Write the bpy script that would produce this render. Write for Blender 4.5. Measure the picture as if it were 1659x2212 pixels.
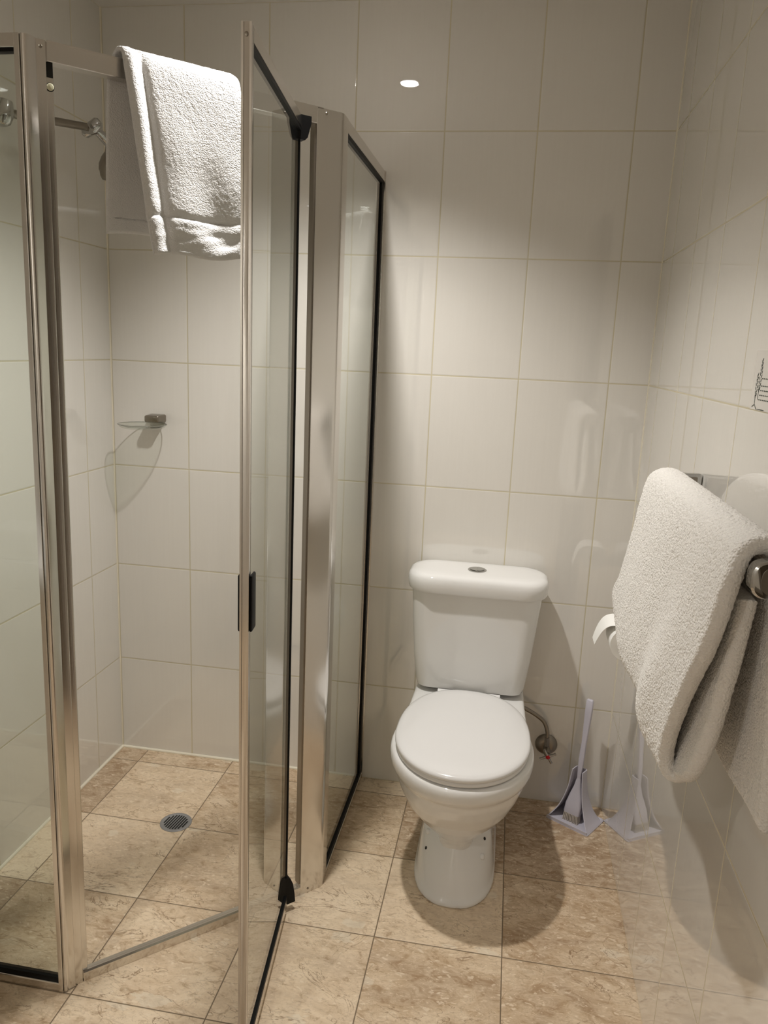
import bpy, bmesh, math, random
import numpy as np
from mathutils import Vector, Matrix, noise
random.seed(7)
for o in list(bpy.data.objects): bpy.data.objects.remove(o, do_unlink=True)
SC = bpy.context.scene
COL = SC.collection

# ------------------------------------------------------------------ camera, light, exposure
XL, XR, H, CEIL, YB = -0.2534, 1.359, 0.32865, 2.30, -3.60
cam_d = bpy.data.cameras.new('camera'); cam = bpy.data.objects.new('camera', cam_d); COL.objects.link(cam)
M = [[0.985335, -0.153323, -0.074875], [0.165384, 0.966143, 0.198029], [0.041978, -0.207508, 0.977332]]
cam.matrix_world = Matrix(((M[0][0], M[0][2], -M[0][1], 0.98579), (M[1][0], M[1][2], -M[1][1], -2.2596),
                           (M[2][0], M[2][2], -M[2][1], 1.38274), (0, 0, 0, 1)))
cam_d.sensor_fit = 'HORIZONTAL'; cam_d.sensor_width = 36.0; cam_d.lens = 1657.193 / 1659 * 36.0
cam_d.clip_start = 0.01
SC.camera = cam
SC.view_settings.view_transform = 'Standard'; SC.view_settings.look = 'None'
SC.view_settings.gamma = 1.0; SC.view_settings.use_curve_mapping = False
SC.view_settings.exposure = 0.0
world = bpy.data.worlds.new('world'); SC.world = world; world.use_nodes = True
world.node_tree.nodes['Background'].inputs[0].default_value = (0.9, 0.85, 0.8, 1)
world.node_tree.nodes['Background'].inputs[1].default_value = 0.05
LAMP_COL = (1.0, 0.965, 0.93)
LAMPS = [(0.548, -0.665, 82.0, 113), (-0.07, -3.04, 66.0, 142)]      # ceiling downlights: x, y, power, beam
def spot(x, y, power, beam):
    d = bpy.data.lights.new('downlight_lamp', 'SPOT'); d.energy = power; d.color = LAMP_COL
    d.spot_size = math.radians(beam); d.spot_blend = 0.75; d.shadow_soft_size = 0.028
    return d

# ------------------------------------------------------------------ material helpers
def mat(name):
    m = bpy.data.materials.new(name); m.use_nodes = True
    nt = m.node_tree; nt.nodes.clear()
    out = nt.nodes.new('ShaderNodeOutputMaterial')
    return m, nt, out
def N(nt, t, **kw):
    n = nt.nodes.new(t)
    for k, v in kw.items():
        if k.startswith('i_'): n.inputs[k[2:].replace('_', ' ')].default_value = v
        else: setattr(n, k, v)
    return n
def math_(nt, op, a, b=None, c=None, clamp=False):
    n = nt.nodes.new('ShaderNodeMath'); n.operation = op; n.use_clamp = clamp
    for i, v in enumerate((a, b, c)):
        if v is None: continue
        if isinstance(v, (int, float)): n.inputs[i].default_value = v
        else: nt.links.new(v, n.inputs[i])
    return n.outputs[0]
def mixc(nt, f, a, b, mode='MIX'):
    n = nt.nodes.new('ShaderNodeMix'); n.data_type = 'RGBA'; n.blend_type = mode
    for i, v in ((0, f), (6, a), (7, b)):
        if isinstance(v, (int, float)): n.inputs[i].default_value = v
        elif isinstance(v, tuple): n.inputs[i].default_value = v if len(v) == 4 else (*v, 1)
        else: nt.links.new(v, n.inputs[i])
    return n.outputs[2]
def ramp(nt, f, stops):
    n = nt.nodes.new('ShaderNodeValToRGB')
    cr = n.color_ramp
    while len(cr.elements) < len(stops): cr.elements.new(0.5)
    for e, (p, c) in zip(cr.elements, stops):
        e.position = p; e.color = (c, c, c, 1) if isinstance(c, (int, float)) else (*c, 1)
    nt.links.new(f, n.inputs[0]); return n.outputs[0]
def sss(nt, v, lo, hi):
    n = nt.nodes.new('ShaderNodeMapRange'); n.interpolation_type = 'SMOOTHSTEP'
    n.inputs[1].default_value = lo; n.inputs[2].default_value = hi
    nt.links.new(v, n.inputs[0]); return n.outputs[0]
def principled(nt, out, color=(.8, .8, .8), rough=.5, metal=0, **kw):
    b = nt.nodes.new('ShaderNodeBsdfPrincipled')
    if isinstance(color, tuple): b.inputs['Base Color'].default_value = (*color, 1)
    else: nt.links.new(color, b.inputs['Base Color'])
    if isinstance(rough, (int, float)): b.inputs['Roughness'].default_value = rough
    else: nt.links.new(rough, b.inputs['Roughness'])
    b.inputs['Metallic'].default_value = metal
    for k, v in kw.items(): b.inputs[k].default_value = v
    nt.links.new(b.outputs[0], out.inputs[0]); return b
def bump(nt, b, h, strength, dist):
    n = nt.nodes.new('ShaderNodeBump'); n.inputs['Strength'].default_value = strength; n.inputs['Distance'].default_value = dist
    nt.links.new(h, n.inputs['Height']); nt.links.new(n.outputs[0], b.inputs['Normal']); return n
def plain(name, color, rough=.4, metal=0, **kw):
    m, nt, out = mat(name); b = principled(nt, out, color, rough, metal, **kw)
    tc = N(nt, 'ShaderNodeTexCoord'); nz = N(nt, 'ShaderNodeTexNoise'); nz.inputs['Scale'].default_value = 40
    nt.links.new(tc.outputs['Object'], nz.inputs['Vector'])
    bump(nt, b, nz.outputs[0], 0.02, 0.001)
    return m

def wall_tiles(name, axis, off, joint_off_z=0.0):
    m, nt, out = mat(name)
    g = N(nt, 'ShaderNodeNewGeometry'); s = N(nt, 'ShaderNodeSeparateXYZ'); nt.links.new(g.outputs['Position'], s.inputs[0])
    u = math_(nt, 'SUBTRACT', s.outputs[axis], off); v = s.outputs[2]
    du = math_(nt, 'PINGPONG', u, 0.125); dv = math_(nt, 'PINGPONG', v, H / 2)
    d = math_(nt, 'MINIMUM', du, dv)
    tile = sss(nt, d, 0.0011, 0.0020)                 # 0 in the joint, 1 on the tile
    edge = sss(nt, d, 0.0009, 0.0040)
    fu = math_(nt, 'FLOOR', math_(nt, 'DIVIDE', u, 0.25)); fv = math_(nt, 'FLOOR', math_(nt, 'DIVIDE', v, H))
    cid = N(nt, 'ShaderNodeCombineXYZ'); nt.links.new(fu, cid.inputs[0]); nt.links.new(fv, cid.inputs[1])
    wn = N(nt, 'ShaderNodeTexWhiteNoise'); nt.links.new(cid.outputs[0], wn.inputs['Vector'])
    # faint upright streaks in the glaze
    cs = N(nt, 'ShaderNodeCombineXYZ')
    nt.links.new(math_(nt, 'MULTIPLY', u, 130.0), cs.inputs[0]); nt.links.new(math_(nt, 'MULTIPLY', v, 5.0), cs.inputs[1])
    st = N(nt, 'ShaderNodeTexNoise'); st.inputs['Scale'].default_value = 1.0; nt.links.new(cs.outputs[0], st.inputs['Vector'])
    c0 = mixc(nt, st.outputs[0], (0.752, 0.724, 0.668), (0.787, 0.761, 0.708))
    c1 = mixc(nt, math_(nt, 'MULTIPLY', wn.outputs[0], 0.25), c0, (0.72, 0.69, 0.632))
    gn = N(nt, 'ShaderNodeTexNoise'); gn.inputs['Scale'].default_value = 9
    grout = mixc(nt, gn.outputs[0], (0.50, 0.46, 0.34), (0.68, 0.61, 0.42))
    col = mixc(nt, tile, grout, c1)
    rough = math_(nt, 'MULTIPLY_ADD', tile, -0.585, 0.60)
    b = principled(nt, out, col, rough); b.inputs['IOR'].default_value = 1.6
    nt.links.new(tile, b.inputs['Coat Weight']); b.inputs['Coat Roughness'].default_value = 0.004; b.inputs['Coat IOR'].default_value = 1.6
    # the glaze is almost flat; each tile sits a hair out of true
    hs = math_(nt, 'ADD', math_(nt, 'MULTIPLY', edge, 1.0), math_(nt, 'MULTIPLY', st.outputs[0], 0.0008))
    bp = bump(nt, b, hs, 0.35, 0.0012)
    sc = N(nt, 'ShaderNodeVectorMath', operation='SUBTRACT'); nt.links.new(wn.outputs['Color'], sc.inputs[0]); sc.inputs[1].default_value = (.5, .5, .5)
    sm = N(nt, 'ShaderNodeVectorMath', operation='SCALE'); nt.links.new(sc.outputs[0], sm.inputs[0]); sm.inputs['Scale'].default_value = 0.006
    ad = N(nt, 'ShaderNodeVectorMath', operation='ADD'); nt.links.new(g.outputs['Normal'], ad.inputs[0]); nt.links.new(sm.outputs[0], ad.inputs[1])
    nt.links.new(ad.outputs[0], bp.inputs['Normal'])
    return m

def stone_floor():
    m, nt, out = mat('travertine_tiles')
    g = N(nt, 'ShaderNodeNewGeometry'); s = N(nt, 'ShaderNodeSeparateXYZ'); nt.links.new(g.outputs['Position'], s.inputs[0])
    u = math_(nt, 'SUBTRACT', s.outputs[0], 0.1473); v = math_(nt, 'ADD', s.outputs[1], 0.0795)
    du = math_(nt, 'PINGPONG', u, 0.3043 / 2); dv = math_(nt, 'PINGPONG', v, 0.3014 / 2)
    d = math_(nt, 'MINIMUM', du, dv)
    tile = sss(nt, d, 0.0007, 0.0020); edge = sss(nt, d, 0.0005, 0.004)
    fu = math_(nt, 'FLOOR', math_(nt, 'DIVIDE', u, 0.3043)); fv = math_(nt, 'FLOOR', math_(nt, 'DIVIDE', v, 0.3014))
    cid = N(nt, 'ShaderNodeCombineXYZ'); nt.links.new(fu, cid.inputs[0]); nt.links.new(fv, cid.inputs[1])
    wn = N(nt, 'ShaderNodeTexWhiteNoise'); nt.links.new(cid.outputs[0], wn.inputs['Vector'])
    sc = N(nt, 'ShaderNodeVectorMath', operation='SCALE'); nt.links.new(wn.outputs['Color'], sc.inputs[0]); sc.inputs['Scale'].default_value = 13.0
    ad = N(nt, 'ShaderNodeVectorMath', operation='ADD'); nt.links.new(g.outputs['Position'], ad.inputs[0]); nt.links.new(sc.outputs[0], ad.inputs[1])
    mp = N(nt, 'ShaderNodeMapping'); mp.inputs['Scale'].default_value = (1.0, 1.9, 1.0); mp.inputs['Rotation'].default_value = (0, 0, 0.25)
    nt.links.new(ad.outputs[0], mp.inputs['Vector'])
    def noi(scale, detail=6, rough=.55, dist=0.0, vec=mp.outputs[0]):
        n = N(nt, 'ShaderNodeTexNoise'); n.inputs['Scale'].default_value = scale; n.inputs['Detail'].default_value = detail
        n.inputs['Roughness'].default_value = rough; n.inputs['Distortion'].default_value = dist
        nt.links.new(vec, n.inputs['Vector']); return n
    big = noi(5, 5, .55, .8); mid = noi(22, 8, .68, 1.2); fine = noi(110, 6, .7, .4)
    # warped coordinates for fossil-like blotches and cracks
    wsub = N(nt, 'ShaderNodeVectorMath', operation='SCALE'); nt.links.new(noi(16, 3).outputs['Color'], wsub.inputs[0]); wsub.inputs['Scale'].default_value = 0.06
    wad = N(nt, 'ShaderNodeVectorMath', operation='ADD'); nt.links.new(mp.outputs[0], wad.inputs[0]); nt.links.new(wsub.outputs[0], wad.inputs[1])
    def vor(scale, feature, vec=wad.outputs[0]):
        n = N(nt, 'ShaderNodeTexVoronoi'); n.feature = feature; n.inputs['Scale'].default_value = scale
        nt.links.new(vec, n.inputs['Vector']); return n
    w2 = N(nt, 'ShaderNodeVectorMath', operation='SCALE'); nt.links.new(noi(34, 4).outputs['Color'], w2.inputs[0]); w2.inputs['Scale'].default_value = 0.045
    w3 = N(nt, 'ShaderNodeVectorMath', operation='ADD'); nt.links.new(wad.outputs[0], w3.inputs[0]); nt.links.new(w2.outputs[0], w3.inputs[1])
    v1 = vor(46, 'F1', w3.outputs[0]); v2 = vor(11, 'F1', w3.outputs[0]); v3 = vor(95, 'F1', w3.outputs[0])
    base = ramp(nt, big.outputs[0], [(0.36, (0.44, 0.300, 0.175)), (0.50, (0.64, 0.475, 0.30)), (0.62, (0.86, 0.71, 0.51))])
    hs = math_(nt, 'FRACT', math_(nt, 'ADD', math_(nt, 'MULTIPLY', math_(nt, 'SINE', math_(nt, 'ADD', math_(nt, 'MULTIPLY_ADD', fu, 7.375, 0.08), math_(nt, 'MULTIPLY', fv, 5.116))), 17.3), 20.0))
    dk = mixc(nt, ramp(nt, hs, [(0.0, 0.85), (0.60, 0.0)]), base, (0.36, 0.25, 0.155))     # browner and paler stone tiles; brown also deepened to darken the toilet's shadow
    tone = mixc(nt, ramp(nt, hs, [(0.35, 0.0), (1.0, 0.75)]), dk, (0.92, 0.80, 0.62))
    m1 = ramp(nt, mid.outputs[0], [(0.40, 0.0), (0.62, 1.0)])
    c = mixc(nt, math_(nt, 'MULTIPLY', m1, 0.50), tone, (0.90, 0.77, 0.59))
    m0 = ramp(nt, mid.outputs[0], [(0.30, 1.0), (0.44, 0.0)])
    c = mixc(nt, math_(nt, 'MULTIPLY', m0, 0.75), c, (0.40, 0.27, 0.155))
    m2 = ramp(nt, fine.outputs[0], [(0.32, 1.0), (0.47, 0.0)])
    c = mixc(nt, math_(nt, 'MULTIPLY', m2, 0.40), c, (0.38, 0.265, 0.16))
    def blots(v, r0, r1, s0, amt, colr, cin):
        p = ramp(nt, v.outputs['Distance'], [(r0, 1.0), (r1, 0.0)]); q = ramp(nt, v.outputs['Color'], [(s0, 0.0), (s0 + .05, 1.0)])
        return mixc(nt, math_(nt, 'MULTIPLY', math_(nt, 'MULTIPLY', p, q), amt), cin, colr)
    c = blots(v3, .22, .40, .55, .45, (0.93, 0.80, 0.62), c)
    c = blots(v1, .22, .36, .60, .60, (0.93, 0.82, 0.65), c)
    c = blots(v2, .30, .34, .72, .45, (0.86, 0.80, 0.66), c)
    def vein(scale, w, lo, hi, dark, cin):
        n = noi(scale, 5, .6, 1.6); d_ = math_(nt, 'ABSOLUTE', math_(nt, 'SUBTRACT', n.outputs[0], 0.5))
        k = ramp(nt, d_, [(0.0, 1.0), (w, 0.0)]); q = ramp(nt, big.outputs[0], [(lo, 0.0), (hi, 1.0)])
        return mixc(nt, math_(nt, 'MULTIPLY', math_(nt, 'MULTIPLY', k, q), dark), cin, (0.27, 0.165, 0.085))
    c = vein(4.5, 0.010, .42, .56, .85, c)
    c = vein(13, 0.022, .52, .44, .30, c)
    c = mixc(nt, 1.0, c, (0.93, 0.90, 0.87), 'MULTIPLY')
    col = mixc(nt, tile, (0.20, 0.145, 0.09), c)
    b = principled(nt, out, col, math_(nt, 'MULTIPLY_ADD', mid.outputs[0], 0.25, 0.24))
    b.inputs['IOR'].default_value = 1.45
    bump(nt, b, math_(nt, 'ADD', edge, math_(nt, 'MULTIPLY', m2, -0.12)), 0.5, 0.0015)
    return m

def glass(name, tint):
    m, nt, out = mat(name)
    t = N(nt, 'ShaderNodeBsdfTransparent'); t.inputs[0].default_value = (*tint, 1)
    gl = N(nt, 'ShaderNodeBsdfGlossy'); gl.inputs['Roughness'].default_value = 0.0
    fr = N(nt, 'ShaderNodeFresnel'); fr.inputs[0].default_value = 1.5
    g = N(nt, 'ShaderNodeNewGeometry')
    f = math_(nt, 'MULTIPLY', math_(nt, 'MULTIPLY', fr.outputs[0], 1.7, clamp=True), math_(nt, 'SUBTRACT', 1.0, g.outputs['Backfacing']))
    mx = N(nt, 'ShaderNodeMixShader'); nt.links.new(f, mx.inputs[0]); nt.links.new(t.outputs[0], mx.inputs[1]); nt.links.new(gl.outputs[0], mx.inputs[2])
    nt.links.new(mx.outputs[0], out.inputs[0]); return m

def terry(name, color, dist=0.0014, sc=1.0):
    m, nt, out = mat(name)
    tc = N(nt, 'ShaderNodeTexCoord')
    n1 = N(nt, 'ShaderNodeTexNoise'); n1.inputs['Scale'].default_value = 330 * sc; n1.inputs['Detail'].default_value = 3
    n2 = N(nt, 'ShaderNodeTexVoronoi'); n2.inputs['Scale'].default_value = 420 * sc
    nt.links.new(tc.outputs['Object'], n1.inputs['Vector']); nt.links.new(tc.outputs['Object'], n2.inputs['Vector'])
    b = principled(nt, out, color, 0.95); b.inputs['Sheen Weight'].default_value = 0.25; b.inputs['Specular IOR Level'].default_value = 0.1
    h = math_(nt, 'ADD', n1.outputs[0], math_(nt, 'MULTIPLY', n2.outputs['Distance'], -0.8))
    bump(nt, b, h, 0.6, dist)
    return m

def brushed(name, color, rough=0.28):
    m, nt, out = mat(name)
    tc = N(nt, 'ShaderNodeTexCoord'); mp = N(nt, 'ShaderNodeMapping'); mp.inputs['Scale'].default_value = (900, 900, 6)
    nt.links.new(tc.outputs['Object'], mp.inputs['Vector'])
    nz = N(nt, 'ShaderNodeTexNoise'); nz.inputs['Scale'].default_value = 1.0; nt.links.new(mp.outputs[0], nz.inputs['Vector'])
    b = principled(nt, out, color, rough, 1.0)
    nt.links.new(math_(nt, 'MULTIPLY_ADD', nz.outputs[0], 0.10, rough - 0.05), b.inputs['Roughness'])
    bump(nt, b, nz.outputs[0], 0.05, 0.0005)
    return m

ALU = brushed('bright_aluminium', (0.70, 0.675, 0.64), 0.17)
CHROME = plain('chrome', (0.50, 0.50, 0.49), 0.06, 1.0)
DARK_CHROME = plain('dull_steel', (0.30, 0.27, 0.23), 0.28, 1.0)
BLACK = plain('black_rubber', (0.006, 0.006, 0.006), 0.5, 0, **{'Specular IOR Level': 0.15})
GLASS = glass('clear_glass', (0.925, 0.95, 0.925))
DISHGLASS = glass('dish_glass', (0.93, 0.95, 0.93))
CERAMIC = plain('white_ceramic', (0.80, 0.79, 0.765), 0.05, 0, **{'IOR': 1.55})
SEATP = plain('white_seat_plastic', (0.80, 0.79, 0.775), 0.16)
CEILM = plain('ceiling_paint', (0.78, 0.75, 0.70), 0.7)
BEAD = plain('cream_sealant', (0.80, 0.74, 0.60), 0.5)
LILAC = plain('lilac_white_plastic', (0.57, 0.55, 0.615), 0.3)
BRISTLE = plain('bristles', (0.62, 0.56, 0.48), 0.8)
RED = plain('red_plastic', (0.55, 0.0, 0.01), 0.3)
GREY = plain('drain_grey', (0.30, 0.30, 0.30), 0.4, 0.3)
HOLE = plain('dark_gap', (0.01, 0.01, 0.008), 0.8)
PAPER = plain('tissue_paper', (0.88, 0.87, 0.83), 0.9)
CARD = plain('roll_core', (0.55, 0.45, 0.34), 0.9)
TOWEL = terry('white_terry', (0.69, 0.68, 0.665))
TOWEL2 = terry('cream_white_terry', (0.83, 0.80, 0.75), 0.0034, 0.75)
YELLOW = plain('bumper_rubber', (0.62, 0.60, 0.42), 0.5)
INK = plain('dark_ink', (0.045, 0.055, 0.04), 0.6)
BAG = plain('white_bin_liner', (0.75, 0.75, 0.78), 0.35)
DARKBIN = plain('dark_bin', (0.02, 0.015, 0.012), 0.5)
def emis(name, c, s):
    m, nt, out = mat(name); e = N(nt, 'ShaderNodeEmission'); e.inputs[0].default_value = (*c, 1); e.inputs[1].default_value = s
    nt.links.new(e.outputs[0], out.inputs[0]); return m
LENS = emis('lamp_lens', LAMP_COL, 60)
LENS2 = emis('far_lamp_lens', LAMP_COL, 14)

# ------------------------------------------------------------------ mesh helpers
def link(name, bm, m, parent=None, smooth=None, mods=()):
    me = bpy.data.meshes.new(name)
    bmesh.ops.recalc_face_normals(bm, faces=bm.faces)
    bm.to_mesh(me); bm.free()
    me.materials.append(m)
    if smooth:
        me.polygons.foreach_set('use_smooth', [True] * len(me.polygons))
        if smooth is not True:
            try: me.set_sharp_from_angle(angle=math.radians(smooth))
            except Exception: pass
    o = bpy.data.objects.new(name, me); COL.objects.link(o)
    if parent is not None: o.parent = parent
    return o
def empty(name, loc, label, cat, group=None, rz=0):
    o = bpy.data.objects.new(name, None); o.empty_display_size = 0.05; COL.objects.link(o)
    o.location = loc; o.rotation_euler = (0, 0, rz); tag(o, label, cat, group); return o
def tag(o, label, cat, group=None):
    o['label'] = label; o['category'] = cat
    if group: o['group'] = group
    return o
def structure(o): o['kind'] = 'structure'; return o
BM = bmesh.new
def box(bm, lo, hi, bev=0, seg=2):
    r = bmesh.ops.create_cube(bm, size=1)
    vs = r['verts']
    for v in vs:
        v.co = Vector([lo[i] + (v.co[i] + .5) * (hi[i] - lo[i]) for i in range(3)])
    if bev:
        es = list({e for v in vs for e in v.link_edges})
        bmesh.ops.bevel(bm, geom=es, offset=bev, segments=seg, profile=.5, affect='EDGES')
    return bm
def prism(bm, pts, z0, z1, bev=0):
    a = [bm.verts.new((p[0], p[1], z0)) for p in pts]; b = [bm.verts.new((p[0], p[1], z1)) for p in pts]
    n = len(pts)
    for i in range(n): bm.faces.new((a[i], a[(i + 1) % n], b[(i + 1) % n], b[i]))
    bm.faces.new(a[::-1]); bm.faces.new(b)
    return bm
def sweep_box(bm, A, B, prof):
    """extrude profile [(side offset, z)] from A to B (xy); side is to the right of A->B"""
    A = Vector((*A, 0)); B = Vector((*B, 0)); u = (B - A).normalized(); n = Vector((u.y, -u.x, 0))
    r0 = [bm.verts.new(A + n * s + Vector((0, 0, z))) for s, z in prof]
    r1 = [bm.verts.new(B + n * s + Vector((0, 0, z))) for s, z in prof]
    k = len(prof)
    for i in range(k): bm.faces.new((r0[i], r0[(i + 1) % k], r1[(i + 1) % k], r1[i]))
    bm.faces.new(r0); bm.faces.new(r1[::-1]); return bm
def ring(bm, pts): return [bm.verts.new(p) for p in pts]
def loft(bm, rings, cap0=True, cap1=True, closed=True):
    R_ = [ring(bm, r) for r in rings]
    n = len(R_[0])
    for a, b in zip(R_[:-1], R_[1:]):
        for i in range(n if closed else n - 1):
            bm.faces.new((a[i], a[(i + 1) % n], b[(i + 1) % n], b[i]))
    if cap0: bm.faces.new(R_[0][::-1])
    if cap1: bm.faces.new(R_[-1])
    return bm
def frame_of(d):
    d = d.normalized(); up = Vector((0, 0, 1)) if abs(d.z) < .9 else Vector((1, 0, 0))
    a = d.cross(up).normalized(); return a, d.cross(a).normalized()
def tube(bm, pts, rad, seg=14):
    pts = [Vector(p) for p in pts]; rs = rad if isinstance(rad, (list, tuple)) else [rad] * len(pts)
    rings = []; a = None
    for i, p in enumerate(pts):
        d = (pts[min(i + 1, len(pts) - 1)] - pts[max(i - 1, 0)]).normalized()
        if a is None: a, b = frame_of(d)
        else:
            a = (a - d * a.dot(d)).normalized(); b = d.cross(a).normalized()
        rings.append([p + (a * math.cos(t) + b * math.sin(t)) * rs[i] for t in [2 * math.pi * k / seg for k in range(seg)]])
    return loft(bm, rings)
def cyl(bm, p0, p1, r, seg=28): return tube(bm, [p0, p1], r, seg)
def lathe_along(bm, p, d, prof, seg=32):
    """prof: (distance along d, radius)"""
    p = Vector(p); d = Vector(d).normalized(); a, b = frame_of(d)
    rings = [[p + d * s + (a * math.cos(t) + b * math.sin(t)) * max(r, 1e-5) for t in [2 * math.pi * k / seg for k in range(seg)]] for s, r in prof]
    return loft(bm, rings)
def smoothcurve(pts, n):
    """Catmull-Rom resample of a list of tuples"""
    P = [np.array(p, float) for p in pts]; P = [2 * P[0] - P[1]] + P + [2 * P[-1] - P[-2]]
    out = []; K = len(P) - 3
    for i in range(n):
        t = i / (n - 1) * K; k = min(int(t), K - 1); t -= k
        a, b, c, d = P[k:k + 4]
        out.append(.5 * ((2 * b) + (c - a) * t + (2 * a - 5 * b + 4 * c - d) * t * t + (3 * b - a - 3 * c + d) * t ** 3))
    return out
def rrect(cx, cy, hx, hy, r, z, n=8):
    pts = []
    for qx, qy, a0 in ((1, 1, 0), (-1, 1, 90), (-1, -1, 180), (1, -1, 270)):
        for k in range(n + 1):
            a = math.radians(a0 + 90 * k / n)
            pts.append((cx + qx * (hx - r) + r * math.cos(a), cy + qy * (hy - r) + r * math.sin(a), z))
    return pts

# ------------------------------------------------------------------ room shell
T = 0.1
structure(link('wall_back', box(BM(), (XL - T, 0, -T), (XR + T, T, CEIL + T)), wall_tiles('wall_tile_back', 0, 0.0)))
structure(link('wall_right', box(BM(), (XR, YB, -T), (XR + T, 0, CEIL + T)), wall_tiles('wall_tile_right', 1, -0.14)))
structure(link('wall_left', box(BM(), (XL - T, YB, -T), (XL, 0, CEIL + T)), wall_tiles('wall_tile_left', 1, -0.155)))
structure(link('wall_front', box(BM(), (XL - T, YB - T, -T), (XR + T, YB, CEIL + T)), wall_tiles('wall_tile_front', 0, 0.0)))
WOOD = plain('dark_timber', (0.085, 0.06, 0.034), 0.45)
dr1 = structure(link('door_1', box(BM(), (XR - .03, -2.46, .004), (XR, -1.62, 2.03), .002), WOOD)); dr1['label'] = 'dark timber door mirrored in the shower frame'
kn = BM(); bmesh.ops.create_uvsphere(kn, u_segments=20, v_segments=12, radius=.026, matrix=Matrix.Translation((XR - .07, -1.69, 1.0)))
kn_o = link('door_handle', kn, plain('brass', (.6, .45, .2), .25, 1.0), dr1, True)
structure(link('floor', box(BM(), (XL, YB, -T), (XR, 0, 0)), stone_floor()))
structure(link('ceiling', box(BM(), (XL, YB, CEIL), (XR, 0, CEIL + T)), CEILM))
# sealant beads: along the shower floor and up the corners
def bead(name, A, B, s):
    A = Vector(A); B = Vector(B)
    bm = BM(); tube(bm, [A, B], s, 10); structure(link(name, bm, BEAD, smooth=60)); 
bead('trim_1', (XL, -0.001, 0.001), (0.575, -0.001, 0.001), 0.0055)
bead('trim_2', (XL + .001, -0.001, 0.001), (XL + .001, -0.97, 0.001), 0.0055)
bead('trim_3', (XL, 0, 0.0), (XL, 0, CEIL), 0.003)
bead('trim_4', (XR, 0, 0.0), (XR, 0, CEIL), 0.0025)

# ------------------------------------------------------------------ downlights
def downlight(x, y, power, beam, label, lens=None):
    t = empty('ceiling_downlight', (x, y, CEIL), label, 'light', 'ceiling downlights')
    bm = BM(); lathe_along(bm, (0, 0, 0.0), (0, 0, -1), [(-.02, .030), (-.004, .0305), (.0, .032), (.004, .036), (.005, .043), (.0, .046), (-.02, .046)], 40)
    b2 = BM(); # open ring: no caps across the lens
    seg = 40; prof = [(0.0, .031), (-.004, .034), (-.005, .044), (0.0, .047)]
    R_ = [[b2.verts.new((r * math.cos(2 * math.pi * k / seg), r * math.sin(2 * math.pi * k / seg), z)) for k in range(seg)] for z, r in prof]
    for a, b in zip(R_[:-1], R_[1:]):
        for i in range(seg): b2.faces.new((a[i], a[(i + 1) % seg], b[(i + 1) % seg], b[i]))
    bm.free(); link('trim_ring', b2, CHROME, t, 60)
    bm = BM(); bmesh.ops.create_circle(bm, cap_ends=True, segments=40, radius=.031, matrix=Matrix.Translation((0, 0, -.001)))
    link('lens', bm, lens or LENS, t)
    l = bpy.data.objects.new('lamp', spot(x, y, power, beam)); COL.objects.link(l); l.parent = t; l.location = (0, 0, -.012)
downlight(*LAMPS[0], 'round ceiling downlight mirrored high on the back wall tiles')
downlight(*LAMPS[1], 'round ceiling downlight behind the camera', LENS2)

# ------------------------------------------------------------------ shower screen
U = Vector((.7185, .6956, 0)); NO = Vector((.6956, -.7185, 0)); A0 = Vector((.1635, -.9519, 0))
ZT = 1.868; GX = 0.577; GY = -0.972
def dp(s, off, z=0): v = A0 + U * s + NO * off; return (v.x, v.y, z)
def dpx(s, off): v = A0 + U * s + NO * off; return (v.x, v.y)
scr = empty('shower_screen', (0.15, -0.95, 0), 'aluminium framed glass shower screen with a diagonal entrance, left of the toilet', 'shower screen')
def part(name, bm, m, parent=scr, smooth=None):
    if parent is scr:      # the near corner of the frame stands slightly out of plumb
        for v in bm.verts:
            if v.co.x < .52 and v.co.y < -.52:
                w = min(1, max(0, (v.co.x - XL) / .385)) * min(1, max(0, (-.52 - v.co.y) / .42))
                v.co.x -= .0105 * (1 - v.co.z / 1.868) * w
    o = link(name, bm, m, parent, smooth)
    p = parent
    if p is not None:
        off = Vector(p.location); q = p.parent
        while q is not None: off += q.location; q = q.parent
        o.location = -off
    return o
def rounded_poly(pts, rr, n=6):
    out = []; k = len(pts)
    for i, p in enumerate(pts):
        r = rr[i]
        if r <= 0: out.append(tuple(p)); continue
        p = Vector(p); a = (Vector(pts[i - 1]) - p).normalized(); b = (Vector(pts[(i + 1) % k]) - p).normalized()
        s = p + a * r; e = p + b * r
        for j in range(n + 1):
            t = j / n; out.append(tuple((s * (1 - t) + p * t) * (1 - t) + (p * (1 - t) + e * t) * t))
    return out
# near corner post
P1 = [(.131, -.984), (.1405, -.984), (.1405, -.979), (.1435, -.979), (.1435, -.9825), (.150, -.983), dpx(-.012, .0035), dpx(-.012, 0), dpx(.004, 0), dpx(.004, -.006), dpx(.016, -.006), dpx(.016, -.030), dpx(-.012, -.034), (.131, -.958)]
part('corner_post', prism(BM(), rounded_poly(P1, [0, .001, 0, 0, .001, .008, .001, 0, .0012, 0, .002, 0, 0, 0]), 0, ZT - .001), ALU, smooth=35)
part('post_groove', prism(BM(), [dpx(-.017, .0006), dpx(-.0155, .0006), dpx(-.0155, -.002), dpx(-.017, -.002)], .002, ZT - .004), BLACK)
# far corner post
P2 = [dpx(.530, 0), dpx(.594, 0), (.591, -.495), (.566, -.495), dpx(.566, -.024), dpx(.530, -.026)]
part('corner_post', prism(BM(), rounded_poly(P2, [.001, .008, 0, 0, 0, 0]), 0, ZT - .001), ALU, smooth=35)
part('jamb_seal', prism(BM(), [dpx(.5265, -.004), dpx(.5305, -.004), dpx(.5305, -.022), dpx(.5265, -.022)], .03, ZT - .03), DARK_CHROME)
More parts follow.
